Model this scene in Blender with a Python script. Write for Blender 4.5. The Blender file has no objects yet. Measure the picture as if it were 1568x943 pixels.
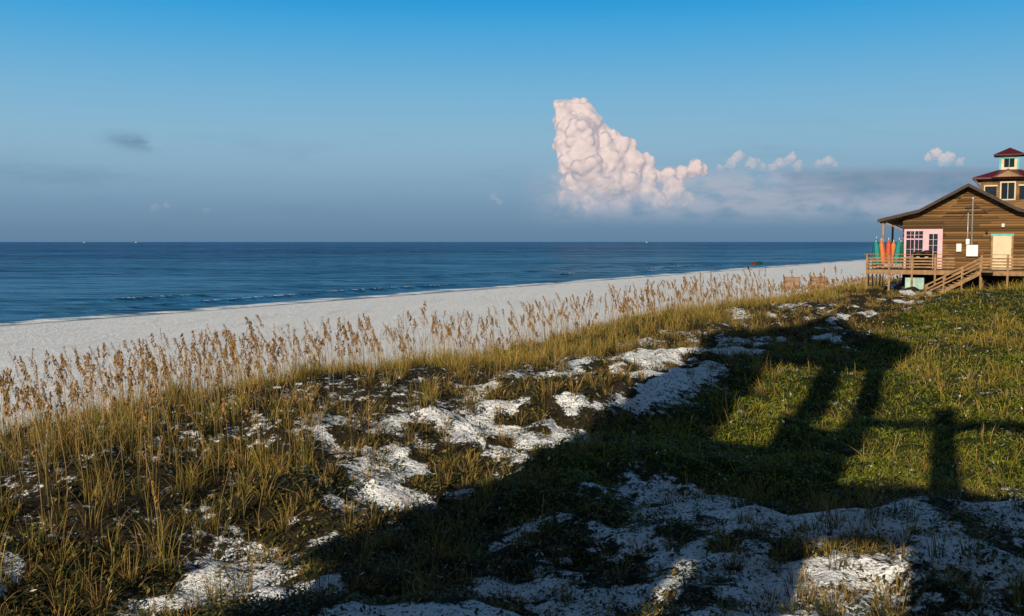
import bpy, math, random
import numpy as np
from mathutils import Vector
rng=np.random.default_rng(7); random.seed(7)
scene=bpy.context.scene
R=math.radians
# ---------------------------------------------------------------- noise
_T=np.random.default_rng(3).random((64,256,256)).astype(np.float32)[:12]
def noise(x,y,sc,seed=0):
    T=_T[seed%12]; u=np.asarray(x)/sc+37.3*seed; v=np.asarray(y)/sc+11.7*seed
    iu=np.floor(u).astype(int); iv=np.floor(v).astype(int)
    fu=u-iu; fv=v-iv; fu=fu*fu*(3-2*fu); fv=fv*fv*(3-2*fv)
    a=T[iu%256,iv%256]; b=T[(iu+1)%256,iv%256]; c=T[iu%256,(iv+1)%256]; d=T[(iu+1)%256,(iv+1)%256]
    return ((a*(1-fu)+b*fu)*(1-fv)+(c*(1-fu)+d*fu)*fv)*2-1
def fbm(x,y,sc,seed=0,o=4):
    r=0;a=1;t=0
    for i in range(o):
        r=r+a*noise(x,y,sc/2**i,seed+i); t+=a; a*=.5
    return r/t*1.5
def sst(a,b,x):
    t=np.clip((x-a)/(b-a),0,1); return t*t*(3-2*t)
# ---------------------------------------------------------------- coast coordinates
def S(X,Y): return .857*(X+15)-.514*(Y-29.5)      # >0 landward of the dune toe
_ps=[-4000,-200,-90,-62,-50,-40,-10,0,4,9,12.5,15,18,25,40,60,100,5000]
_pz=[-9,-6,-1.6,0,1.0,1.35,1.9,2.15,3.0,3.65,3.75,3.5,3.0,3.25,3.7,4.2,4.6,5]
_ss=np.linspace(-110,110,2201); _zz=np.interp(_ss,_ps,_pz); k=np.exp(-np.linspace(-2,2,21)**2); k/=k.sum()
_zz2=np.convolve(np.pad(_zz,10,'edge'),k,'valid')
def height(X,Y,detail=True):
    s=S(X,Y); m=sst(-10,1,s)
    w=s+m*(2.2*noise(X,Y,17,1)+.9*noise(X,Y,6,2))
    z=np.where(np.abs(w)<109,np.interp(w,_ss,_zz2),np.interp(w,_ps,_pz))
    md=sst(0,6,s)
    z=z+md*(.42*fbm(X,Y,7,3,3)+.26*fbm(X,Y,2.2,5,3))
    if detail: z=z+md*(.11*fbm(X,Y,.6,6,2))
    z=z+sst(-58,-45,s)*(1-md)*(.04*fbm(X,Y,2.5,7,3)+.08*noise(X,Y,11,4))
    z=z+2.0*np.exp(-((X-37)**2+(Y-61)**2)/200.)
    return z
def vegmask(X,Y):
    s=S(X,Y)+1.6*noise(X,Y,9,8)
    n=fbm(X,Y,2.4,9,4); n2=fbm(X,Y,6,2,3); n3=fbm(X,Y,.9,4,3)
    sh=2.0*sst(26,18,Y)*sst(-1,-5,X)
    ridge=sst(-1.2,1.5,s)*(1-sst(10.0,13.6,s-sh+2.2*n))
    bluff=sst(10.5,13,s)*(1-sst(18,20,s))*sst(-.10,.40,n+.3*n2+.6*n3+.5*sst(35,50,Y))
    mead=sst(16.5,18.5,s)*sst(16.5,22,Y+2*n2+1.5*n)*(.68+.32*sst(-.35,.2,n+.5*n3))
    fore=sst(12,16,s)*(1-sst(18,24,Y))*sst(-.35,.45,.8*n+.7*n3+.2*n2)
    return np.clip(ridge,0,1),np.clip(bluff,0,1),np.clip(mead,0,1),np.clip(fore,0,1)
# ---------------------------------------------------------------- material helpers
def mat(name,col=(.5,.5,.5),rough=.8,spec=.3,noise_scale=None,var=.3,bump=0,bscale=None,metal=0):
    m=bpy.data.materials.new(name); m.use_nodes=True; nt=m.node_tree; b=nt.nodes['Principled BSDF']
    b.inputs['Base Color'].default_value=(*col,1); b.inputs['Roughness'].default_value=rough
    b.inputs['Specular IOR Level'].default_value=spec; b.inputs['Metallic'].default_value=metal
    if noise_scale:
        tc=nt.nodes.new('ShaderNodeTexCoord'); n=nt.nodes.new('ShaderNodeTexNoise'); n.inputs['Scale'].default_value=noise_scale; n.inputs['Detail'].default_value=5
        nt.links.new(tc.outputs['Object'],n.inputs['Vector'])
        r=nt.nodes.new('ShaderNodeValToRGB'); r.color_ramp.elements[0].position=.3; r.color_ramp.elements[1].position=.7
        r.color_ramp.elements[0].color=(*[c*(1-var) for c in col],1); r.color_ramp.elements[1].color=(*[min(1,c*(1+var)) for c in col],1)
        nt.links.new(n.outputs['Fac'],r.inputs['Fac']); nt.links.new(r.outputs['Color'],b.inputs['Base Color'])
        if bump:
            bp=nt.nodes.new('ShaderNodeBump'); bp.inputs['Strength'].default_value=bump; bp.inputs['Distance'].default_value=.02
            nt.links.new(n.outputs['Fac'],bp.inputs['Height']); nt.links.new(bp.outputs['Normal'],b.inputs['Normal'])
    return m
def vcmat(name,rough=.75,spec=.2,transl=.0):
    m=bpy.data.materials.new(name); m.use_nodes=True; nt=m.node_tree; b=nt.nodes['Principled BSDF']
    a=nt.nodes.new('ShaderNodeVertexColor'); a.layer_name='Col'
    nt.links.new(a.outputs['Color'],b.inputs['Base Color']); b.inputs['Roughness'].default_value=rough; b.inputs['Specular IOR Level'].default_value=spec
    if transl:
        out=nt.nodes['Material Output']; t=nt.nodes.new('ShaderNodeBsdfTranslucent'); mx=nt.nodes.new('ShaderNodeMixShader'); mx.inputs[0].default_value=transl
        nt.links.new(a.outputs['Color'],t.inputs['Color']); nt.links.new(b.outputs[0],mx.inputs[1]); nt.links.new(t.outputs[0],mx.inputs[2]); nt.links.new(mx.outputs[0],out.inputs['Surface'])
    return m
def npmesh(name,V,F,material,cols=None,smooth=False):
    me=bpy.data.meshes.new(name); V=np.asarray(V,dtype=np.float32)
    me.vertices.add(len(V)); me.vertices.foreach_set('co',V.ravel())
    tot=sum(f.size for f in F); npol=sum(len(f) for f in F)
    me.loops.add(tot); me.polygons.add(npol)
    me.loops.foreach_set('vertex_index',np.concatenate([f.ravel() for f in F]).astype(np.int32))
    sizes=np.concatenate([np.full(len(f),f.shape[1]) for f in F]); st=np.concatenate([[0],np.cumsum(sizes)[:-1]])
    me.polygons.foreach_set('loop_start',st.astype(np.int32))
    me.polygons.foreach_set('loop_total',sizes.astype(np.int32))
    me.update(calc_edges=True)
    if cols is not None:
        a=me.color_attributes.new('Col','FLOAT_COLOR','POINT'); c4=np.ones((len(V),4),dtype=np.float32); c4[:,:3]=cols; a.data.foreach_set('color',c4.ravel())
    if smooth: me.polygons.foreach_set('use_smooth',np.ones(npol,dtype=bool))
    me.materials.append(material); o=bpy.data.objects.new(name,me); scene.collection.objects.link(o); return o
def gridfaces(nx,ny):
    i=np.arange(nx-1)[:,None]; j=np.arange(ny-1)[None,:]; a=(i*ny+j)
    return np.stack([a,a+ny,a+ny+1,a+1],-1).reshape(-1,4)
def axis(a,b,step,lo,hi,g=1.07,g2=None):
    m=list(np.arange(a,b,step)); st=step
    up=[];p=m[-1]
    while p<hi: st*=(g2 or g); p+=st; up.append(p)
    dn=[];p=m[0];st=step
    while p>lo: st*=g; p-=st; dn.append(p)
    return np.array(dn[::-1]+m+up)
# ---------------------------------------------------------------- ground
xs=axis(-19,34,.12,-9000,9000,1.06); ys=axis(8,42,.12,-3000,25000,1.1,1.022)
GX,GY=np.meshgrid(xs,ys,indexing='ij'); GZ=height(GX,GY)
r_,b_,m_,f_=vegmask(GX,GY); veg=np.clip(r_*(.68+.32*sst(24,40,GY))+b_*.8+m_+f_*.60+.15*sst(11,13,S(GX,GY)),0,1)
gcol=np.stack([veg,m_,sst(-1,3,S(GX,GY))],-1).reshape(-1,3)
gm=bpy.data.materials.new('sand_and_dune_soil'); gm.use_nodes=True; nt=gm.node_tree; N=nt.nodes; L=nt.links; B=N['Principled BSDF']
def nd(t,**kw):
    n=N.new(t)
    for k_,v_ in kw.items(): setattr(n,k_,v_)
    return n
def mth(op,a,b=None,c=None,clamp=False):
    n=N.new('ShaderNodeMath'); n.operation=op; n.use_clamp=clamp
    for i,x in enumerate([a,b,c]):
        if x is None: continue
        if isinstance(x,(int,float)): n.inputs[i].default_value=x
        else: L.new(x,n.inputs[i])
    return n.outputs[0]
def nz(vec,sc,det=4,rough=.55):
    n=N.new('ShaderNodeTexNoise'); n.inputs['Scale'].default_value=sc; n.inputs['Detail'].default_value=det; n.inputs['Roughness'].default_value=rough
    L.new(vec,n.inputs['Vector']); return n.outputs['Fac']
def mixc(f,a,b):
    n=N.new('ShaderNodeMix'); n.data_type='RGBA'
    if isinstance(f,(int,float)): n.inputs[0].default_value=f
    else: L.new(f,n.inputs[0])
    for i,x in ((6,a),(7,b)):
        if isinstance(x,tuple): n.inputs[i].default_value=(*x,1)
        else: L.new(x,n.inputs[i])
    return n.outputs[2]
def mrange(x,a,b,c=0,d=1):
    n=N.new('ShaderNodeMapRange'); n.interpolation_type='SMOOTHSTEP'; L.new(x,n.inputs[0])
    for i,v in enumerate((a,b,c,d)): n.inputs[i+1].default_value=v
    return n.outputs[0]
tc=nd('ShaderNodeTexCoord'); P=tc.outputs['Object']
vc=nd('ShaderNodeVertexColor',layer_name='Col'); sp=nd('ShaderNodeSeparateColor'); L.new(vc.outputs[0],sp.inputs[0])
n1=nz(P,.35,6); n2=nz(P,6,5); n3=nz(P,15,3); n4=nz(P,1.6,6,.65); n5=nz(P,3.6,9,.75)
sand=mixc(n1,(.89,.885,.88),(.95,.945,.94))
sand=mixc(mrange(n4,.3,.6),mixc(.5,sand,(.80,.79,.79)),sand)
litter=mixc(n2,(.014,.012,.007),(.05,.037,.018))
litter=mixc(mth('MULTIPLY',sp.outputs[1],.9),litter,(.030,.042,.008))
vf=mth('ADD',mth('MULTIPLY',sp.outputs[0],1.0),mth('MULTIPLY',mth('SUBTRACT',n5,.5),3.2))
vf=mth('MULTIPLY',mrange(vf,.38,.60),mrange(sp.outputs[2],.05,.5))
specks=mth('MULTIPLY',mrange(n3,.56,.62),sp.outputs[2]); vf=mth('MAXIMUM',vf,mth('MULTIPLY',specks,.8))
sx=nd('ShaderNodeSeparateXYZ'); L.new(P,sx.inputs[0])
wet=mrange(sx.outputs[2],.30,.75,1,0)
mp=nd('ShaderNodeMapping'); mp.inputs['Rotation'].default_value=(0,0,R(31)); mp.inputs['Scale'].default_value=(1.0,.10,1); L.new(P,mp.inputs[0])
tr=nz(mp.outputs[0],2.2,5,.65); trk=nz(mp.outputs[0],.9,6,.7)
sand=mixc(mth('MULTIPLY',mrange(trk,.52,.66),.35),sand,(.58,.59,.61))
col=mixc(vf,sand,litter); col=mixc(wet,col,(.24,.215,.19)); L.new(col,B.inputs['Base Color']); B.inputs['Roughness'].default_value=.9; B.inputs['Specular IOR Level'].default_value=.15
n6=nz(P,3.2,5,.7)
h=mth('ADD',mth('MULTIPLY',tr,.09),mth('MULTIPLY',n6,.16)); h=mth('ADD',h,mth('MULTIPLY',n4,.16)); h=mth('ADD',h,mth('MULTIPLY',n3,.018))
bp=nd('ShaderNodeBump'); bp.inputs['Strength'].default_value=.9; bp.inputs['Distance'].default_value=1; L.new(h,bp.inputs['Height']); L.new(bp.outputs[0],B.inputs['Normal'])
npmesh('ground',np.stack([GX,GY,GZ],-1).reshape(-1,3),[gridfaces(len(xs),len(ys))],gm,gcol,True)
# ---------------------------------------------------------------- sea
sa=np.concatenate([-np.geomspace(40000,130,60),np.arange(-128,-52,.45)]); ta=np.concatenate([-np.geomspace(40000,80,30),np.arange(-78,420,2.0),np.geomspace(425,60000,60)])
SS,TT=np.meshgrid(sa,ta,indexing='ij')
WZ=np.zeros_like(SS)
for s0,a,w,sd in ((-67,.18,.6,1),(-74,.40,.9,2),(-88,.42,1.2,3),(-106,.34,1.6,4)):
    off=3.0*noise(TT,TT*0,45,sd)+.8*noise(TT,TT*0,11,sd+1)
    g=sst(-.05,.45,noise(TT,TT*0+s0,30,sd+2)); WZ+=a*g*np.exp(-((SS-s0-off)/w)**2)
WZ+=sst(-160,-110,SS)*.03*fbm(TT,SS,6,4,3)
WX=-15+.514*TT+.857*SS; WY=29.5+.857*TT-.514*SS
wm=bpy.data.materials.new('sea_water'); wm.use_nodes=True; nt=wm.node_tree; N=nt.nodes; L=nt.links
N.remove(N['Principled BSDF']); out=N['Material Output']
tc=nd('ShaderNodeTexCoord'); P=tc.outputs['Object']
mp=nd('ShaderNodeMapping'); mp.inputs['Rotation'].default_value=(0,0,R(14)); mp.inputs['Scale'].default_value=(.35,1,1); L.new(P,mp.inputs[0]); Q=mp.outputs[0]
w0=nz(Q,.02,4,.6); w1=nz(Q,.085,4,.6); w2=nz(Q,.4,4,.6); w3=nz(Q,1.6,4); wl=nz(Q,.006,5,.6)
h=mth('ADD',mth('MULTIPLY',w1,1.8),mth('ADD',mth('MULTIPLY',w2,1.2),mth('MULTIPLY',w3,.42)))
bp=nd('ShaderNodeBump'); bp.inputs['Strength'].default_value=1; bp.inputs['Distance'].default_value=1.3; L.new(h,bp.inputs['Height'])
dp=nd('ShaderNodeVectorMath',operation='DOT_PRODUCT'); L.new(P,dp.inputs[0]); dp.inputs[1].default_value=(.857,-.514,0)
s_=mth('ADD',dp.outputs['Value'],12.855+15.163)
shal=mrange(s_,-480,-75)
wv=mth('ADD',mth('MULTIPLY',wl,.15),mth('ADD',mth('MULTIPLY',w0,.2),mth('ADD',mth('MULTIPLY',w1,.3),mth('MULTIPLY',w2,.35))))
wc=mixc(mrange(wv,.42,.58),(.002,.030,.10),(.009,.09,.21)); wc=mixc(shal,wc,mixc(mrange(wv,.40,.59),(.005,.065,.165),(.070,.28,.46)))
sw=mth('ADD',s_,mth('MULTIPLY',w1,9)); foam=mth('MULTIPLY',mth('MULTIPLY',mrange(sw,-62.5,-60.8),mrange(sw,-59,-57.5,1,.35)),mrange(w2,.38,.48))
geo=nd('ShaderNodeSeparateXYZ'); L.new(P,geo.inputs[0])
crest=mth('MULTIPLY',mrange(geo.outputs[2],.30,.38),mrange(w3,.5,.6)); foam=mth('MAXIMUM',foam,crest)
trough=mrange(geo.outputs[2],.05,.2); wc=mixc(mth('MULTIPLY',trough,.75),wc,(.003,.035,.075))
wc=mixc(foam,wc,(.82,.84,.86))
df=nd('ShaderNodeBsdfDiffuse'); L.new(wc,df.inputs[0]); gl=nd('ShaderNodeBsdfGlossy'); gl.inputs['Roughness'].default_value=.14; gl.inputs[0].default_value=(.62,.83,1,1)
for q in (df,gl): L.new(bp.outputs[0],q.inputs['Normal'])
fr=nd('ShaderNodeFresnel'); fr.inputs[0].default_value=1.33; L.new(bp.outputs[0],fr.inputs['Normal'])
ff=mth('MULTIPLY',mth('MULTIPLY',fr.outputs[0],mth('SUBTRACT',1,foam)),mrange(wv,.43,.57,.14,.58)); mx=nd('ShaderNodeMixShader'); L.new(ff,mx.inputs[0]); L.new(df.outputs[0],mx.inputs[1]); L.new(gl.outputs[0],mx.inputs[2]); L.new(mx.outputs[0],out.inputs[0])
npmesh('sea',np.stack([WX,WY,WZ],-1).reshape(-1,3),[gridfaces(len(sa),len(ta))[:, ::-1]],wm,None,True)
# ---------------------------------------------------------------- grass blades
def sample(n,y0=8.,y1=125.,spread=.62,pad=4):
    Y=rng.uniform(y0,y1,n); X=rng.uniform(-1,1,n)*(spread*Y+pad); return X,Y
def blades(px,py,n_each,hgt,spread,lean,colA,colB,base,wid,dryp=.18):
    n=len(px); rep=np.repeat(np.arange(n),n_each); m=len(rep)
    ang=rng.uniform(0,2*np.pi,m); rad=spread[rep]*np.sqrt(rng.random(m))
    X=px[rep]+rad*np.cos(ang); Y=py[rep]+rad*np.sin(ang); Z=height(X,Y)-.02
    ang=ang+rng.normal(0,.8,m); h=hgt[rep]*rng.uniform(.35,1.1,m); a=np.clip(lean*rng.gamma(2,.5,m),.05,1.6)
    dx,dy=np.cos(ang),np.sin(ang); fa=rng.uniform(0,np.pi,m); wx,wy=np.cos(fa),np.sin(fa)
    W=wid[rep]*rng.uniform(.7,1.3,m)
    hue=rng.random(n)[rep][:,None]*.6+rng.random((m,1))*.4
    c=colA+(colB-colA)*hue; c=c*rng.uniform(.55,1.3,(m,1))*rng.uniform(.7,1.2,n)[rep][:,None]
    dry=rng.random(m)<dryp; c[dry]=np.array([.52,.31,.10])*rng.uniform(.6,1.15,(dry.sum(),1))
    vs=[];cs=[]
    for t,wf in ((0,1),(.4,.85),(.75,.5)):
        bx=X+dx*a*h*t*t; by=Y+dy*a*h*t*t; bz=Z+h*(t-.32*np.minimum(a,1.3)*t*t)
        k_=min(1,t*1.25)  # blade colour darkens to the base: natural brown plus some painted occlusion shade
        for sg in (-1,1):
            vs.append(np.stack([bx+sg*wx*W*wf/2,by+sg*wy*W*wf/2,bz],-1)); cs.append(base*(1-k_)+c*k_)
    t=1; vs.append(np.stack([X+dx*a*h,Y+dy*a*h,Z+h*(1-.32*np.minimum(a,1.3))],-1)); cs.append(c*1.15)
    V=np.stack(vs,1).reshape(-1,3); C=np.stack([np.broadcast_to(q,(m,3)) for q in cs],1).reshape(-1,3)
    i=np.arange(m)[:,None]*7
    q=np.concatenate([i+[0,1,3,2],i+[2,3,5,4]]); tr=i+[4,5,6]
    return V,q,tr,C
class Acc:
    def __init__(s): s.V=[];s.q=[];s.t=[];s.C=[];s.n=0
    def add(s,V,q,t,C):
        s.V.append(V); s.C.append(C)
        if q is not None: s.q.append(q+s.n)
        if t is not None: s.t.append(t+s.n)
        s.n+=len(V)
    def make(s,name,m):
        F=[]
        if s.q: F.append(np.concatenate(s.q))
        if s.t: F.append(np.concatenate(s.t))
        return npmesh(name,np.concatenate(s.V),F,m,np.concatenate(s.C))
grassm=vcmat('grass_blades',.7,.15,.15)
A=np.array
HA=R(-28); HX,HY=34.7,76.
def hlocal(X,Y):
    c,s=math.cos(-HA),math.sin(-HA); dx,dy=X-HX,Y-HY
    return c*dx-s*dy, s*dx+c*dy
def outside_house(X,Y):
    lx,ly=hlocal(X,Y); return ~((lx>-6.9)&(lx<14)&(ly>-4.6)&(ly<16))
acc=Acc()
X,Y=sample(30000); r_,b_,m_,f_=vegmask(X,Y); cl=fbm(X,Y,1.7,4,3)+.35*sst(22,36,Y); ok=(rng.random(len(X))<r_*(.15+.66*sst(-.15,.4,cl)))&outside_house(X,Y); X,Y=X[ok],Y[ok]
n=len(X); hh=rng.uniform(.35,1.2,n)*(.8+.35*sst(-.3,.5,fbm(X,Y,5,6,2)))*(1-.5*sst(70,90,Y)); print('ridge',n)
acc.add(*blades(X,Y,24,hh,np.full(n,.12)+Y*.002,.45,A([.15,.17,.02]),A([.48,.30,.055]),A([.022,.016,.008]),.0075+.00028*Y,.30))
X=rng.uniform(-16,-1,1500); Y=rng.uniform(8,24,1500); r_=vegmask(X,Y)[0]; ok=rng.random(1500)<(r_*.30+.03)*sst(-.1,.35,fbm(X,Y,1.6,5,3)); X,Y=X[ok],Y[ok]; n=len(X)
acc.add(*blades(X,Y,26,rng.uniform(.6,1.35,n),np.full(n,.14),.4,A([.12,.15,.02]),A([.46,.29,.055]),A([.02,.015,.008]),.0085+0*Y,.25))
X,Y=sample(26000,8,125); r_,b_,m_,f_=vegmask(X,Y); cl=fbm(X,Y,1.8,7,3); dn=.42*b_+.17*f_*sst(-.1,.3,cl)+.05*sst(11,14,S(X,Y))*(1-m_)+.7*np.exp(-(((X-4.8)/1.5)**2+((Y-14.5)/3)**2))
ok=(rng.random(len(X))<dn)&outside_house(X,Y); X,Y=X[ok],Y[ok]; n=len(X); print('bluff',n)
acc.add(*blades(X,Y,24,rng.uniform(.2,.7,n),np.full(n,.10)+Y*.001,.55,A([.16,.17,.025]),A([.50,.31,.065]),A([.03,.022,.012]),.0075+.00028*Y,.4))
X,Y=sample(75000,15,125,.62,4); r_,b_,m_,f_=vegmask(X,Y); ok=(rng.random(len(X))<m_*.8)&outside_house(X,Y); X,Y=X[ok],Y[ok]; n=len(X); print('meadow',n)
tallp=sst(-.2,.3,fbm(X,Y,5,3,3))*sst(19,24,S(X,Y))*sst(26,40,Y)*.7+.07; tall=rng.random(n)<tallp; hh=np.where(tall,rng.uniform(.3,.95,n),rng.uniform(.07,.26,n))
for sel,ca,cb_,dp_ in ((tall,A([.24,.22,.02]),A([.54,.34,.05]),.38),(~tall,A([.24,.27,.012]),A([.48,.39,.022]),.12)):
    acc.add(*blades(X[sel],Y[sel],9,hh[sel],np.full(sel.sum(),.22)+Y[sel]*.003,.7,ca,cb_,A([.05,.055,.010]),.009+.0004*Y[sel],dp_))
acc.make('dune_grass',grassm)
# ---------------------------------------------------------------- low ground-cover leaves
X,Y=sample(42000,8,60); r_,b_,m_,f_=vegmask(X,Y); ok=rng.random(len(X))<(.55*f_+.5*m_+.45*b_+.18*sst(9,12,S(X,Y))*(Y<28)); X,Y=X[ok],Y[ok]; mm=vegmask(X,Y)[2]
rep=np.repeat(np.arange(len(X)),14); m=len(rep); print('leaves',m)
lx=X[rep]+rng.normal(0,.10,m); ly=Y[rep]+rng.normal(0,.10,m); lz=height(lx,ly)+rng.uniform(.005,.13,m)
sz=rng.uniform(.018,.045,m)*(1+ly/40); a1=rng.uniform(0,2*np.pi,m); t1=rng.uniform(-.7,.9,m)
d=np.stack([np.cos(a1)*np.cos(t1),np.sin(a1)*np.cos(t1),np.sin(t1)],-1); e=np.stack([-np.sin(a1),np.cos(a1),rng.uniform(-.5,.5,m)],-1)
p=np.stack([lx,ly,lz],-1); V=np.stack([p-d*sz[:,None],p+e*sz[:,None]*.4,p+d*sz[:,None],p-e*sz[:,None]*.4],1).reshape(-1,3)
c=A([.035,.045,.012])*rng.uniform(.4,1.6,(m,1)); yl=rng.random(m)<.3; c[yl]=A([.24,.16,.035])*rng.uniform(.5,1.2,(yl.sum(),1))
mm=mm[rep][:,None]; c=c*(1-mm)+mm*A([.15,.18,.014])*rng.uniform(.3,1.3,(m,1)); wh=rng.random(m)<.008; c[wh]=A([.7,.7,.65])
npmesh('ground_cover_plants',V,[np.arange(m)[:,None]*4+[0,1,2,3]],vcmat('leaf',.6,.3,0),np.repeat(c,4,0))
# ---------------------------------------------------------------- sea oats
def sea_oats(X,Y,H):
    n=len(X); acc=Acc(); Z=height(X,Y)-.02
    ang=rng.normal(np.pi*.95,1.3,n); dx,dy=np.cos(ang),np.sin(ang); ln=rng.uniform(.03,.30,n); lod=1+Y/30
    def cur(t):
        return np.stack([X+dx*ln*H*t**2.2,Y+dy*ln*H*t**2.2,Z+H*(t-.08*t**3)],-1)
    col=A([.29,.175,.058])*rng.uniform(.7,1.25,(n,1)); fa=rng.uniform(-.6,.6,n); W=.0075*lod
    ts=[0,.3,.6,.85,1]; vs=[];cs=[]
    for t in ts:
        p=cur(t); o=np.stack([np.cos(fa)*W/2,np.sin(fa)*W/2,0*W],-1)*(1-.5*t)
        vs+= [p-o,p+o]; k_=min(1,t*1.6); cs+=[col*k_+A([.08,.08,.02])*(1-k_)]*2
    V=np.stack(vs,1).reshape(-1,3); C=np.stack(cs,1).reshape(-1,3); i=np.arange(n)[:,None]*10
    q=np.concatenate([i+[2*j,2*j+1,2*j+3,2*j+2] for j in range(4)]); acc.add(V,q,None,C)
    K=28; pl=rng.uniform(.15,.28,n); rich=rng.uniform(.4,1.2,n)
    for kx in range(K):
        f=kx/(K-1); t=1-pl*(1-f)
        p=np.stack([X+dx*ln*H*t**2.2,Y+dy*ln*H*t**2.2,Z+H*(t-.08*t**3)],-1)
        sa_=ang+rng.normal(0,1.0,n); out=rich*rng.uniform(.01,.085,n)*(1.1-.7*f); p2=p+np.stack([np.cos(sa_)*out,np.sin(sa_)*out,-out*rng.uniform(-.3,1.0,n)],-1)
        sl=rich*rng.uniform(.018,.034,n)*(1+Y/55); dd=np.stack([np.cos(sa_)*.45,np.sin(sa_)*.45,-rng.uniform(.3,1.2,n)],-1)
        fb=rng.uniform(0,np.pi,n); ee=np.stack([np.cos(fb),np.sin(fb),0*fb],-1)
        V=np.stack([p2-dd*sl[:,None],p2+ee*sl[:,None]*.5,p2+dd*sl[:,None]*1.2,p2-ee*sl[:,None]*.5],1).reshape(-1,3)
        c=A([.25,.13,.036])*rng.uniform(.4,1.4,(n,1)); acc.add(V,np.arange(n)[:,None]*4+[0,1,2,3],None,np.repeat(c,4,0))
    return acc
X,Y=sample(20000,9,118,.6,3); s=S(X,Y)+1.2*noise(X,Y,9,8); cl=fbm(X,Y,4,11,2)
d_=sst(-1.5,.5,s)*(1-sst(8.5,12,s))*(.22+.78*sst(-.25,.35,cl))
ok=(rng.random(len(X))<d_*.85)&outside_house(X,Y); X,Y=X[ok],Y[ok]; Hh=rng.uniform(1.0,2.25,len(X))*(1+.22*sst(28,45,Y))*(1-.5*sst(70,95,Y))
X2=rng.uniform(-15,-1.5,420); Y2=rng.uniform(10.5,23,420); ok=rng.random(420)<vegmask(X2,Y2)[0]*.8; X2,Y2=X2[ok],Y2[ok]
X=np.concatenate([X,X2]); Y=np.concatenate([Y,Y2]); Hh=np.concatenate([Hh,rng.uniform(1.4,2.3,len(X2))]); print('oats',len(X))
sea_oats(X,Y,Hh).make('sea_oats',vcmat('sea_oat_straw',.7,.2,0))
# ---------------------------------------------------------------- object helpers
def empty(name,loc=(0,0,0),rz=0):
    e=bpy.data.objects.new(name,None); e.location=loc; e.rotation_euler=(0,0,rz); scene.collection.objects.link(e); return e
def pymesh(name,V,F,m,parent=None,smooth=False):
    me=bpy.data.meshes.new(name); me.from_pydata([tuple(v) for v in V],[],F); me.update(); me.materials.append(m)
    if smooth:
        for p_ in me.polygons: p_.use_smooth=True
    o=bpy.data.objects.new(name,me); scene.collection.objects.link(o)
    if parent: o.parent=parent
    return o
BF=[(0,1,3,2),(4,6,7,5),(0,4,5,1),(2,3,7,6),(0,2,6,4),(1,5,7,3)]
def boxes(name,lst,m,parent=None):
    V=[];F=[]
    for (x0,x1,y0,y1,z0,z1) in lst:
        b=len(V); V+=[(x,y,z) for x in (x0,x1) for y in (y0,y1) for z in (z0,z1)]; F+=[tuple(b+i for i in f) for f in BF]
    return pymesh(name,V,F,m,parent)
def beam(p,q,w,d):
    p=Vector(p);q=Vector(q);a=(q-p).normalized(); up=Vector((0,0,1)) if abs(a.z)<.95 else Vector((1,0,0)); s=a.cross(up).normalized()*w/2; u=s.cross(a).normalized()*d/2
    return [tuple(e+i*s+j*u) for i in (-1,1) for j in (-1,1) for e in (p,q)]
def beams(name,lst,m,parent=None):
    V=[];F=[]
    for p,q,w,d in lst:
        b=len(V); V+=beam(p,q,w,d); F+=[(b,b+1,b+3,b+2),(b+4,b+6,b+7,b+5),(b,b+4,b+5,b+1),(b+2,b+3,b+7,b+6),(b,b+2,b+6,b+4),(b+1,b+5,b+7,b+3)]
    return pymesh(name,V,F,m,parent)
def lathe(name,prof,m,parent=None,seg=16,loc=(0,0,0),smooth=True):
    V=[];F=[]
    for r,z in prof:
        for i in range(seg): a=2*math.pi*i/seg; V.append((loc[0]+r*math.cos(a),loc[1]+r*math.sin(a),loc[2]+z))
    for j in range(len(prof)-1):
        for i in range(seg): F.append((j*seg+i,j*seg+(i+1)%seg,(j+1)*seg+(i+1)%seg,(j+1)*seg+i))
    F.append(tuple(range(seg))[::-1]); F.append(tuple((len(prof)-1)*seg+i for i in range(seg)))
    return pymesh(name,V,F,m,parent,smooth)
# ---------------------------------------------------------------- beach house
wood=mat('weathered_deck_wood',(.30,.175,.085),.8,.2,3,.35,.3)
wood2=mat('deck_boards',(.26,.16,.085),.85,.2,4,.3,.3)
fascia=mat('dark_fascia',(.05,.035,.03),.7,.3,2,.3)
roofm=mat('brown_shingles',(.10,.055,.04),.9,.1,5,.4,.5)
redm=mat('red_metal_roof',(.085,.010,.014),.5,.3,1,.2)
pink=mat('pink_paint',(.66,.40,.43),.6,.3,2,.1)
cream=mat('cream_paint',(.62,.50,.32),.6,.3,2,.1)
white=mat('white_paint',(.75,.74,.72),.5,.4,3,.08)
teal=mat('turquoise_paint',(.12,.42,.38),.6,.3,2,.15)
glass=mat('window_glass',(.015,.02,.03),.08,.6,1,.2)
grey=mat('galvanised_grey',(.45,.45,.44),.4,.5,4,.15,metal=.3)
dark=mat('black_plastic',(.015,.015,.017),.5,.4,3,.3)
H=empty('beach_house',(HX,HY,0),HA)
FZ=5.92
prof=[(-6.4,9.62),(-3.4,10.35),(0,12.25),(3.4,10.35),(6.4,9.62)]
V=[];F=[];C=[]; z=FZ; bh=.19
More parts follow.
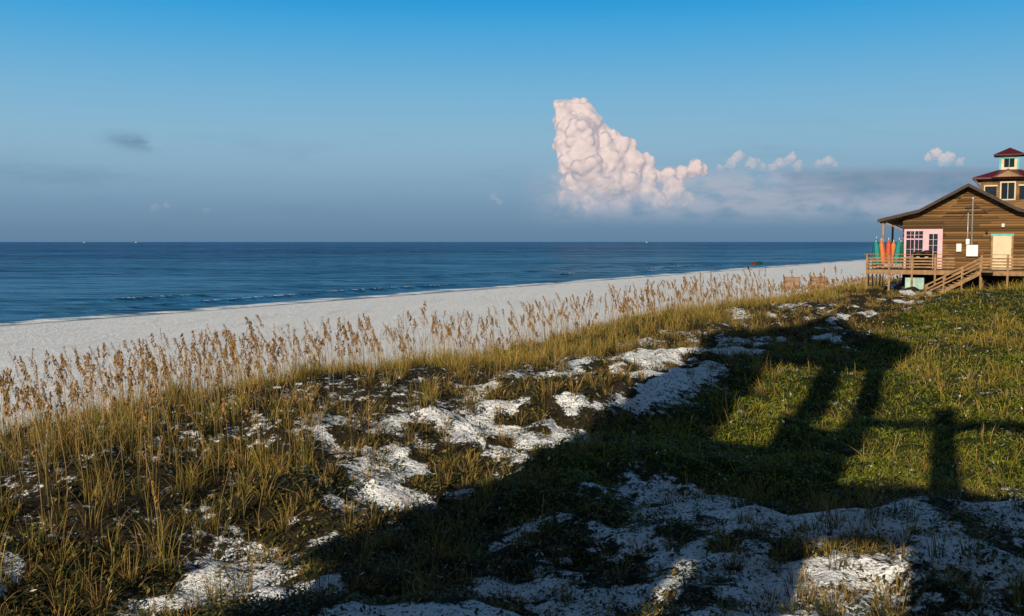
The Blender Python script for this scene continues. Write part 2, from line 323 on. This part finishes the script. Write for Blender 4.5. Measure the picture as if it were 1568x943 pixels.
while z<12.1:
    z1=z+bh-.012
    def hw(zz):
        if zz<=10.04: return 4.64
        if zz<=10.2: return min(4.64,3.4+(10.2-zz)/.243) if zz>10.0 else 4.64
        return max(0.02,3.4-(zz-10.2)/.5588)
    segs=[-1.0,random.uniform(-.5,-.2),random.uniform(.1,.6),1.0]
    for i in range(3):
        l0,l1=segs[i],segs[i+1]; b=len(V)
        V+=[(l*hw(z),-.035,z) for l in (l0,l1)]+[(l*hw(z1),-.012,z1) for l in (l1,l0)]+[(l*hw(z),.0,z) for l in (l0,l1)]
        F+=[(b,b+1,b+2,b+3),(b,b+4,b+5,b+1)]; k_=random.uniform(.45,1.4); w_=random.uniform(-.015,.03); C+=[(.18*k_+w_,.096*k_+w_*.4,.037*k_)]*6
    z+=bh
o=npmesh('gable_wall_siding',np.array(V),[np.array(F)],vcmat('brown_siding',.8,.2),np.array(C)); o.parent=H
wallm=mat('brown_wall',(.14,.08,.04),.85,.2,3,.3)
wp=[(-4.63,FZ-.3),(4.63,FZ-.3),(4.63,9.98),(3.4,10.28),(0,12.15),(-3.4,10.28),(-4.63,9.98)]
V=[(x,.012,z) for x,z in wp]+[(x,13,z) for x,z in wp]; n=7
pymesh('wall_core',V,[tuple(range(n)),tuple(range(2*n-1,n-1,-1))]+[(i,i+n,(i+1)%n+n,(i+1)%n) for i in range(n)],wallm,H)
def roofshell(name,pr,y0,y1,th,m,parent):
    V=[];F=[];n=len(pr)
    for y in (y0,y1):
        V+=[(x,y,z+th) for x,z in pr]; V+=[(x,y,z) for x,z in pr]
    for i in range(n-1):
        F+=[(i,i+1,2*n+i+1,2*n+i),(n+i+1,n+i,3*n+i,3*n+i+1),(i,n+i,n+i+1,i+1),(2*n+i+1,3*n+i+1,3*n+i,2*n+i)]
    F+=[(0,2*n,3*n,n),(n-1,2*n-1,4*n-1,3*n-1)]
    return pymesh(name,V,F,m,parent)
roofshell('shingle_roof',prof,-.9,13.8,.14,roofm,H)
roofshell('rake_board',[(x*1.004,z-.12) for x,z in prof],-.96,-.905,.2,fascia,H)
beams('rafters',[((-6.3,y,9.5),(-4.64,y,9.9),.07,.14) for y in np.arange(-.5,13,.9)]+[((-4.62,y,8.9),(-6.0,y,9.55),.09,.09) for y in (-.4,3.5,7)],wood,H)
boxes('pink_door_surround',[(-4.52,-1.75,-.09,-.04,8.82,8.98),(-4.52,-4.36,-.09,-.04,FZ,8.82),(-1.91,-1.75,-.09,-.04,FZ,8.82),(-3.16,-2.92,-.09,-.04,FZ,8.82),(-2.92,-2.72,-.085,-.04,FZ,8.82),(-2.1,-1.91,-.085,-.04,FZ,8.82),(-2.72,-2.1,-.085,-.04,8.6,8.82)],pink,H)
boxes('door_glass',[(-4.36,-3.16,-.06,-.041,FZ,8.82),(-2.72,-2.1,-.06,-.041,FZ,8.6)],glass,H)
mu=[(-3.79,-3.73,-.08,-.061,FZ,8.82),(-4.36,-3.16,-.08,-.062,8.15,8.25),(-2.43,-2.39,-.08,-.061,FZ,8.6)]
mu+=[(-4.06,-4.03,-.075,-.061,FZ,8.82),(-3.48,-3.45,-.075,-.061,FZ,8.82)]
mu+=[(-4.36,-3.16,-.073,-.063,z_,z_+.03) for z_ in (6.8,7.4,8.5)]+[(-2.72,-2.1,-.073,-.063,z_,z_+.03) for z_ in (6.7,7.2,7.7,8.15)]
boxes('white_muntins',mu,pink,H)
boxes('cream_door',[(1.75,3.0,-.08,-.04,FZ,8.45)],cream,H)
boxes('turquoise_door_trim',[(1.6,3.15,-.1,-.04,8.45,8.6)],teal,H)
boxes('door_side_trim',[(1.62,1.748,-.1,-.04,FZ,8.449),(3.002,3.13,-.1,-.04,FZ,8.449)],wood,H)
lathe('door_lamp',[(.05,0),(.09,.05),(.07,.22),(.02,.26)],dark,H,10,(1.3,-.2,8.6))
lathe('service_mast',[(.06,0),(.06,3.9),(.11,3.95),(.02,4.1)],grey,H,10,(.3,-.2,7.3))
lathe('conduit',[(.04,0),(.04,2.9)],grey,H,8,(.0,-.16,7.3))
beams('mast_bracket',[((-.25,-.2,10.6),(.75,-.2,10.6),.06,.06),((.3,-.2,10.9),(1.3,-.35,10.3),.025,.025),((1.3,-.35,10.3),(2.2,-.4,10.9),.02,.02),((.3,-.2,10.9),(-.6,-.1,9.6),.02,.02)],dark,H)
boxes('meter_boxes',[(-.05,.75,-.35,-.04,6.9,7.75),(-.75,-.4,-.25,-.04,7.25,7.85),(-.1,.15,-.25,-.04,7.8,8.2)],white,H)
boxes('wall_lights',[(2.3,2.5,-.2,-.04,9.1,9.35)],grey,H)
tx,ty=2.55,5.0
boxes('tower_body',[(tx-1.9,tx+1.9,ty-1.9,ty+1.9,10,12.85)],wallm,H)
tw=[]
for k_ in range(12): tw.append((tx-1.93,tx+1.93,ty-1.93-.01*(k_%2),ty-1.901,10.5+.19*k_,10.5+.19*k_+.165))
boxes('tower_siding',tw,mat('tower_siding_wood',(.20,.115,.05),.8,.2,1.5,.4),H)
def hip(name,cx,cy,w,z0,z1,top,m,th=.1):
    V=[(cx+a*w,cy+b*w,z0) for a,b in ((-1,-1),(1,-1),(1,1),(-1,1))]+[(cx+a*w,cy+b*w,z0+th) for a,b in ((-1,-1),(1,-1),(1,1),(-1,1))]+[(cx+a*top,cy+b*top,z1) for a,b in ((-1,-1),(1,-1),(1,1),(-1,1))]
    F=[(3,2,1,0),(0,1,5,4),(1,2,6,5),(2,3,7,6),(3,0,4,7),(4,5,9,8),(5,6,10,9),(6,7,11,10),(7,4,8,11),(8,9,10,11)]
    return pymesh(name,V,F,m,H)
hip('tower_red_roof',tx,ty,2.5,12.85,13.65,.72,redm,.14)
V=[(tx-1.15,ty-2.75,12.95),(tx+1.15,ty-2.75,12.95),(tx,ty-2.75,13.6),(tx-1.15,ty-1,12.95),(tx+1.15,ty-1,12.95),(tx,ty-1,13.6)]
pymesh('tower_gable',V,[(0,1,2),(0,2,5,3),(1,4,5,2)],redm,H)
pymesh('tower_gable_face',[(tx-.85,ty-2.77,12.99),(tx+.85,ty-2.77,12.99),(tx,ty-2.77,13.45)],[(0,1,2)],mat('tan_gable',(.30,.18,.09),.8,.2,3,.2),H)
boxes('tower_windows',[(tx-.45,tx+.45,ty-1.98,ty-1.945,11.3,12.55),(tx-1.6,tx-.8,ty-1.98,ty-1.945,11.3,12.3),(tx+.8,tx+1.6,ty-1.98,ty-1.945,11.3,12.3)],glass,H)
boxes('tower_window_frames',[(tx-.55,tx-.45,ty-2.02,ty-1.945,11.2,12.65),(tx+.45,tx+.55,ty-2.02,ty-1.945,11.2,12.65),(tx-.45,tx+.45,ty-2.02,ty-1.945,12.55,12.65),(tx-.45,tx+.45,ty-2.02,ty-1.945,11.2,11.3),(tx-.02,tx+.02,ty-2.01,ty-1.981,11.3,12.55),(tx-1.68,tx-.72,ty-2.01,ty-1.945,12.3,12.4),(tx+.72,tx+1.68,ty-2.01,ty-1.945,12.3,12.4),(tx-1.68,tx-1.6,ty-2.01,ty-1.945,11.2,12.3),(tx+1.6,tx+1.68,ty-2.01,ty-1.945,11.2,12.3)],cream,H)
beams('tower_brackets',[((tx-1.9,ty-1.95,12.2),(tx-2.35,ty-2.4,12.85),.08,.08),((tx+1.9,ty-1.95,12.2),(tx+2.35,ty-2.4,12.85),.08,.08)],wood,H)
boxes('cupola_body',[(tx-.62,tx+.62,ty-.62,ty+.62,13.6,14.75)],cream,H)
boxes('cupola_windows',[(tx-.36,tx+.36,ty-.66,ty-.621,13.85,14.5),(tx-.66,tx-.621,ty-.36,ty+.36,13.85,14.5)],glass,H)
boxes('cupola_trim',[(tx-.7,tx-.56,ty-.7,ty-.56,13.6,14.75),(tx+.56,tx+.7,ty-.7,ty-.56,13.6,14.75),(tx-.02,tx+.02,ty-.68,ty-.661,13.85,14.5),(tx-.56,tx+.56,ty-.69,ty-.63,14.52,14.62)],teal,H)
hip('cupola_red_roof',tx,ty,1.12,14.75,15.4,.03,redm,.07)
boxes('deck_floor',[(-6.7,10,-3.6+i*.19,-3.6+i*.19+.18,FZ-.08,FZ-.03) for i in range(18)],wood2,H)
boxes('deck_skirt',[(-6.75,10.05,-3.68,-3.61,FZ-.36,FZ-.03),(-6.78,-6.71,-3.6,8,FZ-.36,FZ-.03)],wood,H)
boxes('side_deck',[(-6.7,-4.66,-.16,8,FZ-.08,FZ-.035)],wood2,H)
pp=[x for x in (-6.7,-5.1,-3.5,-1.9,1.2,2.9,4.6,6.3,8,9.7)]
boxes('deck_posts',[(x-.07,x+.07,-3.80,-3.69,3.2,FZ+1.12) for x in pp]+[(-6.86,-6.79,y,y+.12,3.2,FZ+1.1) for y in (-2,0,2,4,6)]+[(-6.1,-5.95,-.5,-.35,5.5,9.5),(-6.1,-5.95,5,5.15,5.5,9.5)],wood,H)
rl=[]
for zr in (.14,.36,.58,.80):
    rl+=[(-6.8,-.6,-3.685,-3.645,FZ+zr,FZ+zr+.11),(1.2,10,-3.685,-3.645,FZ+zr,FZ+zr+.11),(-6.78,-6.74,-3.6,8,FZ+zr,FZ+zr+.11)]
rl+=[(-6.9,-.6,-3.83,-3.6,FZ+1.121,FZ+1.16),(1.2,10,-3.83,-3.6,FZ+1.121,FZ+1.16),(-6.9,-6.7,-3.59,8,FZ+1.121,FZ+1.16)]
boxes('deck_rails',rl,wood,H)
st=[];zz=FZ-.05;x=.9
for i in range(11):
    st.append((x-.32,x,-5.0,-3.85,zz-.17,zz-.12)); zz-=.17; x-=.3
boxes('stair_treads',st,wood2,H)
bl=[]
for yy in (-5.03,-3.86):
    bl+=[((1.2,yy,FZ-.15),(-2.5,yy,FZ-2.25),.06,.26)]
    for o_ in (.45,.7,1.0): bl.append(((1.2,yy-.04,FZ-.1+o_),(-2.4,yy-.04,FZ-2.1+o_),.05,.1))
for x_,z_ in ((1.2,FZ-.1),(.0,FZ-.78),(-1.2,FZ-1.45),(-2.4,FZ-2.1)):
    for yy in (-5.14,-3.97+.05): bl.append(((x_,yy,z_-1.2 if x_>-2 else z_-.6),(x_,yy,z_+1.08),.1,.1))
beams('stair_stringers_and_rails',bl,wood,H)
boxes('stair_landing',[(.9,2.0,-5.0,-3.82,FZ-.1,FZ-.04)],wood2,H)
boxes('under_deck_cabinet',[(-4.0,-2.7,-3.3,-2.6,4.0,5.3)],mat('pale_teal',(.35,.5,.42),.7,.3,2,.3),H)
boxes('deck_joists',[(x,x+.06,-3.55,-.05,FZ-.33,FZ-.09) for x in np.arange(-6.5,9.9,.8)],fascia,H)
boxes('crawlspace_wall',[(-4.5,10,-.9,-.8,3.5,FZ-.34)],fascia,H)
def to_world(lx,ly,z):
    c,s=math.cos(HA),math.sin(HA); return (HX+c*lx-s*ly, HY+s*lx+c*ly, z)
for lx,hs in ((-2.55,1.25),(-3.15,1.2)):
    e=empty('trash_can',to_world(lx,-3.0,FZ-.02),HA)
    lathe('can_body',[(.26,0),(.31,.05),(.34,hs),(.37,hs+.02),(.37,hs+.08),(.3,hs+.15),(.06,hs+.22)],dark,e,18); boxes('can_band',[(-.12,.12,-.39,-.345,.85,1.0)],grey,e)
orange=mat('orange_canvas',(.60,.19,.06),.8,.1,6,.2); tealc=mat('teal_canvas',(.03,.24,.22),.8,.1,6,.2); redc=mat('coral_canvas',(.55,.10,.05),.8,.1,6,.2); grn=mat('green_canvas',(.03,.16,.08),.8,.1,6,.2)
for i,(lx,mt,hh,tl) in enumerate(((-6.5,tealc,2.4,.02),(-6.2,tealc,2.1,-.05),(-5.85,orange,2.25,.04),(-5.5,redc,2.3,-.03),(-5.2,orange,2.15,.05),(-4.95,tealc,2.3,.07),(-4.7,grn,2.1,.0))):
    w=to_world(lx,-1.2-.2*(i%2),FZ-.03); e=empty('folded_beach_umbrella',w,HA); e.rotation_euler=(R(-5),tl,HA+i)
    V=[];F=[];seg=16;pr=[(.03,.4),(.16,.5),(.20,.8),(.19,1.4),(.15,1.9),(.03,hh)]
    for r,z_ in pr:
        for j in range(seg): a=2*math.pi*j/seg; rr=r*(1+.28*(1 if j%2 else -1)*(r>.05)); V.append((rr*math.cos(a+z_*.3),rr*math.sin(a+z_*.3),z_))
    for q in range(len(pr)-1):
        for j in range(seg): F.append((q*seg+j,q*seg+(j+1)%seg,(q+1)*seg+(j+1)%seg,(q+1)*seg+j))
    pymesh('folded_canopy',V,F,mt,e,True); lathe('pole',[(.025,0),(.025,hh+.12)],white,e,8)
# ---------------------------------------------------------------- wooden beach seats
def beach_seat(X,Y,rz):
    z=float(height(np.array(X),np.array(Y))); e=empty('wooden_beach_bench',(X,Y,z-.03),rz); e.scale=(1.35,1.35,1.35); bx=[]
    for i in range(6): bx.append((-.75,.75,-.42+i*.14,-.42+i*.14+.115,.44,.48))
    for i in range(4): bx.append((-.75,.75,.44,.48,.55+i*.15,.55+i*.15+.12))
    for i in range(3): bx.append((-.75,.75,-.45,-.41,.06+i*.12,.06+i*.12+.1))
    for x in (-.75,.67): bx+=[(x,x+.08,-.40,-.32,0,.68),(x,x+.08,.36,.44,0,1.15),(x-.02,x+.1,-.45,.44,.681,.72)]
    boxes('slatted_bench_frame',bx,mat('bench_wood',(.26,.13,.06),.8,.2,5,.3),e)
beach_seat(36.0,128,R(-20)); beach_seat(39.0,127,R(-32))
# ---------------------------------------------------------------- umbrella with lounge chair on the beach
ux,uy=57.,231.; uz=float(height(np.array(ux),np.array(uy)))
e=empty('beach_umbrella',(ux,uy,uz)); e.rotation_euler=(R(10),R(-8),0)
seg=16; V=[(0,0,2.2)];F=[]
for r,z_ in ((.5,2.12),(1.0,1.95),(1.35,1.65),(1.37,1.52)):
    for j in range(seg): a=2*math.pi*j/seg; V.append((r*math.cos(a),r*math.sin(a),z_-(0.04 if j%2 else 0)))
for j in range(seg): F.append((0,1+j,1+(j+1)%seg))
for q in range(3):
    for j in range(seg): F.append((1+q*seg+j,1+q*seg+(j+1)%seg,1+(q+1)*seg+(j+1)%seg,1+(q+1)*seg+j))
u=pymesh('canopy',V,F,mat('dark_green_canvas',(.01,.05,.035),.8,.1,3,.2),e); u.data.materials.append(mat('red_canvas',(.20,.02,.02),.8,.1,3,.2))
for p_ in u.data.polygons:
    a=math.atan2(p_.center.y,p_.center.x); p_.material_index=int((a+math.pi)/(2*math.pi)*8)%4==0
lathe('pole',[(.03,-.3),(.03,2.3)],white,e,8)
e=empty('beach_chair',(ux-2.0,uy-1,uz),R(30))
beams('chair_frame',[((-.3,-.5,.35),(-.3,.4,.35),.05,.05),((.3,-.5,.35),(.3,.4,.35),.05,.05),((-.3,.4,.35),(-.3,.8,1.05),.05,.05),((.3,.4,.35),(.3,.8,1.05),.05,.05),((-.3,-.4,0),(-.3,.1,.35),.05,.05),((.3,-.4,0),(.3,.1,.35),.05,.05),((-.3,.6,0),(-.3,.2,.35),.05,.05),((.3,.6,0),(.3,.2,.35),.05,.05)],wood,e)
pymesh('chair_sling',[(-.28,-.5,.38),(.28,-.5,.38),(.28,.4,.34),(-.28,.4,.34),(-.28,.8,1.05),(.28,.8,1.05)],[(0,1,2,3),(3,2,5,4)],dark,e)
# ---------------------------------------------------------------- boats on the horizon
for bx_,by_ in ((-4290,10000),(-3770,10000),(1350,10000)):
    e=empty('distant_boat',(bx_,by_,0)); e.scale=(.5,.5,.5)
    V=[(-14,-3,0),(14,-3,0),(14,3,0),(-14,3,0),(-16,-4,3.5),(20,0,4.5),(-16,4,3.5)]
    pymesh('hull',V,[(0,1,5,4),(3,6,5,2),(0,4,6,3),(4,5,6),(1,2,5)],white,e); boxes('cabin',[(-10,3,-2.5,2.5,3.6,8),(-6,0,-2,2,8.01,11)],white,e); beams('mast',[((-3,0,11),(-3,0,17),.4,.4)],white,e)
# ---------------------------------------------------------------- pavilion behind the viewpoint (casts the long shadow)
SE=20; kz=math.tan(R(SE))/math.tan(R(13))
def zz_(z): return 3.5+(z-3.5)*kz
AZ=R(-23.3); PV=empty('wooden_pavilion',(0,0,0),AZ); y0,y1=-6.3,-6.0
L1=[(-9.0,-8.2,2.5,6.3),(-9.0,-8.2,7.6,8.8),(-8.2,-6.9,2.5,9.4),(-6.9,-6.0,2.5,6.3),(-6.9,-6.0,7.1,9.4),(-6.0,-3.5,2.5,9.4),(-3.5,-3.2,2.5,6.4),(-3.5,-3.2,8.1,9.4),(-3.2,-1.65,2.5,9.4),(-1.65,-.3,2.5,5.5),(-1.65,-.3,8.5,9.4),(-.3,.8,2.5,9.4),(.8,1.5,2.5,6.4),(.8,1.5,7.6,9.4),(1.5,14,2.5,9.4),
 (-8.2,-1.7,9.4,10.4),(-8.2,-5.4,10.4,13.7),(-3.95,-3.0,10.4,13.7),(-2.4,-1.6,10.4,13.7),(-3.0,-2.4,10.4,10.9)]
boxes('pavilion_walls',[(a,b,y0,y1,zz_(c),zz_(d)) for a,b,c,d in L1],wood,PV)
boxes('pavilion_railing',[(a,b,y0,y0+w_,zz_(c),zz_(d)) for a,b,w_,c,d in ((-1.6,14,.12,11.1,11.5),(-.15,.5,.25,9.4,11.9),(5,5.3,.25,9.4,11.5),(10,10.3,.25,9.4,11.5))],wood,PV)
V=[]
for y in (y0-.5,y1+.5): V+=[(-10.0,y,zz_(15.5)),(-5.7,y,zz_(18.6)),(-1.0,y,zz_(15.8)),(-1.6,y,zz_(13.7)),(-8.2,y,zz_(13.7))]
pymesh('pavilion_roof',V,[(0,1,2,3,4),(9,8,7,6,5)]+[(i,i+5,(i+1)%5+5,(i+1)%5) for i in range(5)],roofm,PV)
# ---------------------------------------------------------------- clouds
def cloud(name,puffs,Yd,seed,vox,disp,fade0,fade1,alb,alpha,child=14,emi=(.2,.19,.22),facing0=.55,pw=1.0):
    import bmesh
    from mathutils import Matrix
    rd=random.Random(seed); k_=Yd/1524.
    bm=bmesh.new()
    def sph(c,r): bmesh.ops.create_icosphere(bm,subdivisions=2,radius=r,matrix=Matrix.Translation(c))
    for cx,cy,r in puffs:
        c=Vector(((cx-784)*k_,Yd+rd.uniform(-.5,.5)*r*k_,8+(370-cy)*k_)); sph(c,r*k_*.95)
        for i in range(child):
            d=Vector((rd.gauss(0,1),rd.gauss(-.4,1),rd.gauss(.2,1))).normalized(); q=rd.uniform(.16,.4)
            sph(c+d*r*k_*rd.uniform(.72,.92),r*k_*q)
    me=bpy.data.meshes.new(name); bm.to_mesh(me); bm.free()
    o=bpy.data.objects.new(name,me); scene.collection.objects.link(o)
    rm=o.modifiers.new('r','REMESH'); rm.mode='VOXEL'; rm.voxel_size=vox; rm.use_smooth_shade=True
    for sc_,st_ in ((disp*3,disp*.9),(disp*.9,disp*.4)):
        t=bpy.data.textures.new(name+'t','CLOUDS'); t.noise_scale=sc_; t.noise_depth=4
        dm=o.modifiers.new('d','DISPLACE'); dm.texture=t; dm.strength=st_; dm.texture_coords='GLOBAL'; dm.mid_level=.5
    sm=o.modifiers.new('s','SMOOTH'); sm.iterations=2; sm.factor=.5
    global N,L
    m=bpy.data.materials.new(name+'_vapour'); m.use_nodes=True; nt=m.node_tree; N=nt.nodes; L=nt.links
    for x in list(N):
        if x.type!='OUTPUT_MATERIAL': N.remove(x)
    out=N['Material Output']; df=nd('ShaderNodeBsdfDiffuse'); df.inputs[0].default_value=(*alb,1); tp=nd('ShaderNodeBsdfTransparent'); mx=nd('ShaderNodeMixShader')
    em=nd('ShaderNodeEmission'); em.inputs[0].default_value=(*emi,1); m0=nd('ShaderNodeAddShader'); L.new(df.outputs[0],m0.inputs[0]); L.new(em.outputs[0],m0.inputs[1])  # emission added in place of light scattered inside the cloud
    tc=nd('ShaderNodeTexCoord'); P=tc.outputs['Object']; sx=nd('ShaderNodeSeparateXYZ'); L.new(P,sx.inputs[0])
    n_=nz(P,1.0/(disp*1.5),6,.7); nb=nz(P,1.0/(disp*6),5,.65)
    lw=nd('ShaderNodeLayerWeight'); lw.inputs[0].default_value=.5
    edge=mrange(mth('ADD',lw.outputs['Facing'],mth('MULTIPLY',mth('SUBTRACT',n_,.5),1.2)),facing0,1.0,1,0)
    zf=mrange(mth('ADD',sx.outputs[2],mth('MULTIPLY',mth('SUBTRACT',nb,.5),(fade1-fade0)*k_*1.4)),8+fade0*k_,8+fade1*k_)
    L.new(mth('MULTIPLY',mth('MULTIPLY',edge,zf),alpha),mx.inputs[0]); L.new(tp.outputs[0],mx.inputs[1]); L.new(m0.outputs[0],mx.inputs[2]); L.new(mx.outputs[0],out.inputs['Surface'])
    me.materials.append(m); return o
main=[(862,168,16),(880,166,14),(893,174,18),(905,190,17),(866,195,21),(890,205,26),(918,202,17),(936,210,11),(866,225,20),(893,232,28),(925,230,26),(948,226,17),(964,224,12),(870,250,19),(900,262,30),(935,255,28),(965,248,21),(988,248,14),(885,285,24),(925,285,26),(960,280,24),(995,272,18),(1020,270,14),(1042,266,13),(1062,258,14),(1072,262,9),(1030,290,16),(990,298,20),(870,310,20),(910,312,22),(950,308,22),(1010,310,16),(1050,305,14)]
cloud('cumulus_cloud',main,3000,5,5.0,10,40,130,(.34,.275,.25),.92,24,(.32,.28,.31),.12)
p2=[(1118,252,11),(1128,240,10),(1148,252,12),(1165,257,8),(1192,250,11),(1208,243,9),(1218,255,9),(1180,258,8),(1250,252,8),(1264,247,9),(1275,253,6),(1100,258,7)]
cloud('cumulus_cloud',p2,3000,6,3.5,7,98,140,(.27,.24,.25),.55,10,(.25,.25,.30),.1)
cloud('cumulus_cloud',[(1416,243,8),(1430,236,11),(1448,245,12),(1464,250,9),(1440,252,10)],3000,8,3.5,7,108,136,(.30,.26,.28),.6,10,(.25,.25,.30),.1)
p3=[(755,302,7),(765,310,6),(847,272,6),(240,318,9),(258,315,6),(318,324,7)]
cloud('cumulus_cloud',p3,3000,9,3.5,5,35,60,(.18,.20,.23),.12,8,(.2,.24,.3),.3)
# ---------------------------------------------------------------- world
EL=R(SE)
w=bpy.data.worlds.new('World'); scene.world=w; w.use_nodes=True; nt=w.node_tree; N=nt.nodes; L=nt.links
bg=N['Background']; out=N['World Output']
sky=nd('ShaderNodeTexSky'); sky.sky_type='NISHITA'; sky.sun_disc=False; sky.sun_elevation=EL; sky.sun_rotation=R(180+23.3); sky.air_density=1.2; sky.dust_density=.6; sky.ozone_density=2.5
L.new(sky.outputs[0],bg.inputs[0]); bg.inputs[1].default_value=.05
tc=nd('ShaderNodeTexCoord'); P=tc.outputs['Generated']; sx=nd('ShaderNodeSeparateXYZ'); L.new(P,sx.inputs[0]); X_,Y_,Z_=sx.outputs
ramp=nd('ShaderNodeValToRGB'); cr=ramp.color_ramp; cr.interpolation='B_SPLINE'
stops=[(0,(.120,.22,.34)),(.020,(.15,.26,.385)),(.05,(.21,.35,.485)),(.085,(.265,.45,.59)),(.12,(.24,.465,.64)),(.165,(.145,.425,.68)),(.21,(.05,.365,.70)),(.243,(.015,.30,.68)),(.40,(.008,.09,.28))]
cr.elements[0].position=stops[0][0]; cr.elements[0].color=(*stops[0][1],1); cr.elements[1].position=stops[-1][0]*2; cr.elements[1].color=(*stops[-1][1],1)
for p_,c_ in stops[1:-1]: q=cr.elements.new(p_*2); q.color=(*c_,1)
L.new(mth('MULTIPLY',Z_,2.0,clamp=True),ramp.inputs[0])
ys_=mth('MAXIMUM',Y_,.05); a_=mth('DIVIDE',X_,ys_); e_=mth('DIVIDE',Z_,ys_)
cb=nd('ShaderNodeCombineXYZ'); L.new(mth('MULTIPLY',a_,5),cb.inputs[0]); L.new(mth('MULTIPLY',e_,26),cb.inputs[1])
cn=nz(cb.outputs[0],1.0,7,.6)
cb2=nd('ShaderNodeCombineXYZ'); L.new(mth('MULTIPLY',a_,22),cb2.inputs[0]); L.new(mth('MULTIPLY',e_,50),cb2.inputs[1]); cn2=nz(cb2.outputs[0],1.0,6,.6)
streak=mth('MULTIPLY',mth('MULTIPLY',mrange(e_,.0,.03),mrange(e_,.07,.14,1,0)),mrange(cn,.5,.7)); c=mixc(mth('MULTIPLY',streak,.25),ramp.outputs[0],(.12,.22,.34))
env=mth('MULTIPLY',mrange(e_,.012,.042),mrange(mth('ADD',e_,mth('MULTIPLY',mth('SUBTRACT',cn2,.5),.035)),.062,.080,1,0))
pale=mth('MULTIPLY',env,mth('MULTIPLY',mrange(a_,.0,.07),mrange(a_,.42,.62,1,0)))
c=mixc(mth('MULTIPLY',mth('MULTIPLY',pale,mrange(cn2,.28,.58)),.8),c,(.42,.45,.54))
band=mth('MULTIPLY',mth('MULTIPLY',mrange(e_,.030,.055),mrange(e_,.066,.078,1,0)),mrange(a_,.17,.26))
c=mixc(mth('MULTIPLY',mth('MULTIPLY',band,mrange(cn,.34,.54)),.65),c,(.145,.24,.355))
da=mth('DIVIDE',mth('ADD',a_,.375),.030); de=mth('DIVIDE',mth('SUBTRACT',e_,mth('ADD',.099,mth('MULTIPLY',mth('ADD',a_,.375),-.12))),.0075)
ga=mth('EXPONENT',mth('MULTIPLY',mth('ADD',mth('MULTIPLY',da,da),mth('MULTIPLY',de,de)),-1)); c=mixc(mth('MULTIPLY',mth('MULTIPLY',ga,mrange(cn2,.38,.6)),.8),c,(.15,.26,.38))
bg2=nd('ShaderNodeBackground'); L.new(c,bg2.inputs[0]); bg2.inputs[1].default_value=1
mx=nd('ShaderNodeMixShader'); L.new(mrange(Z_,.26,.5),mx.inputs[0]); L.new(bg2.outputs[0],mx.inputs[1]); L.new(bg.outputs[0],mx.inputs[2]); L.new(mx.outputs[0],out.inputs[0])
sl=bpy.data.lights.new('sun','SUN'); sl.energy=5; sl.angle=R(.5); sl.color=(1,.88,.68); so=bpy.data.objects.new('sun',sl); scene.collection.objects.link(so)
d=Vector((math.sin(R(23.3))*math.cos(EL),math.cos(R(23.3))*math.cos(EL),-math.sin(EL))); so.rotation_euler=d.to_track_quat('-Z','Y').to_euler(); so.location=(-20,-40,40)
# ---------------------------------------------------------------- camera
cam=bpy.data.cameras.new('camera'); cam.lens=35; cam.sensor_width=36; cam.clip_end=100000; co=bpy.data.objects.new('camera',cam); scene.collection.objects.link(co)
co.location=(0,0,8); co.rotation_euler=(R(90-3.81),0,0); scene.camera=co
scene.view_settings.view_transform='Standard'; scene.view_settings.look='None'; scene.view_settings.exposure=0
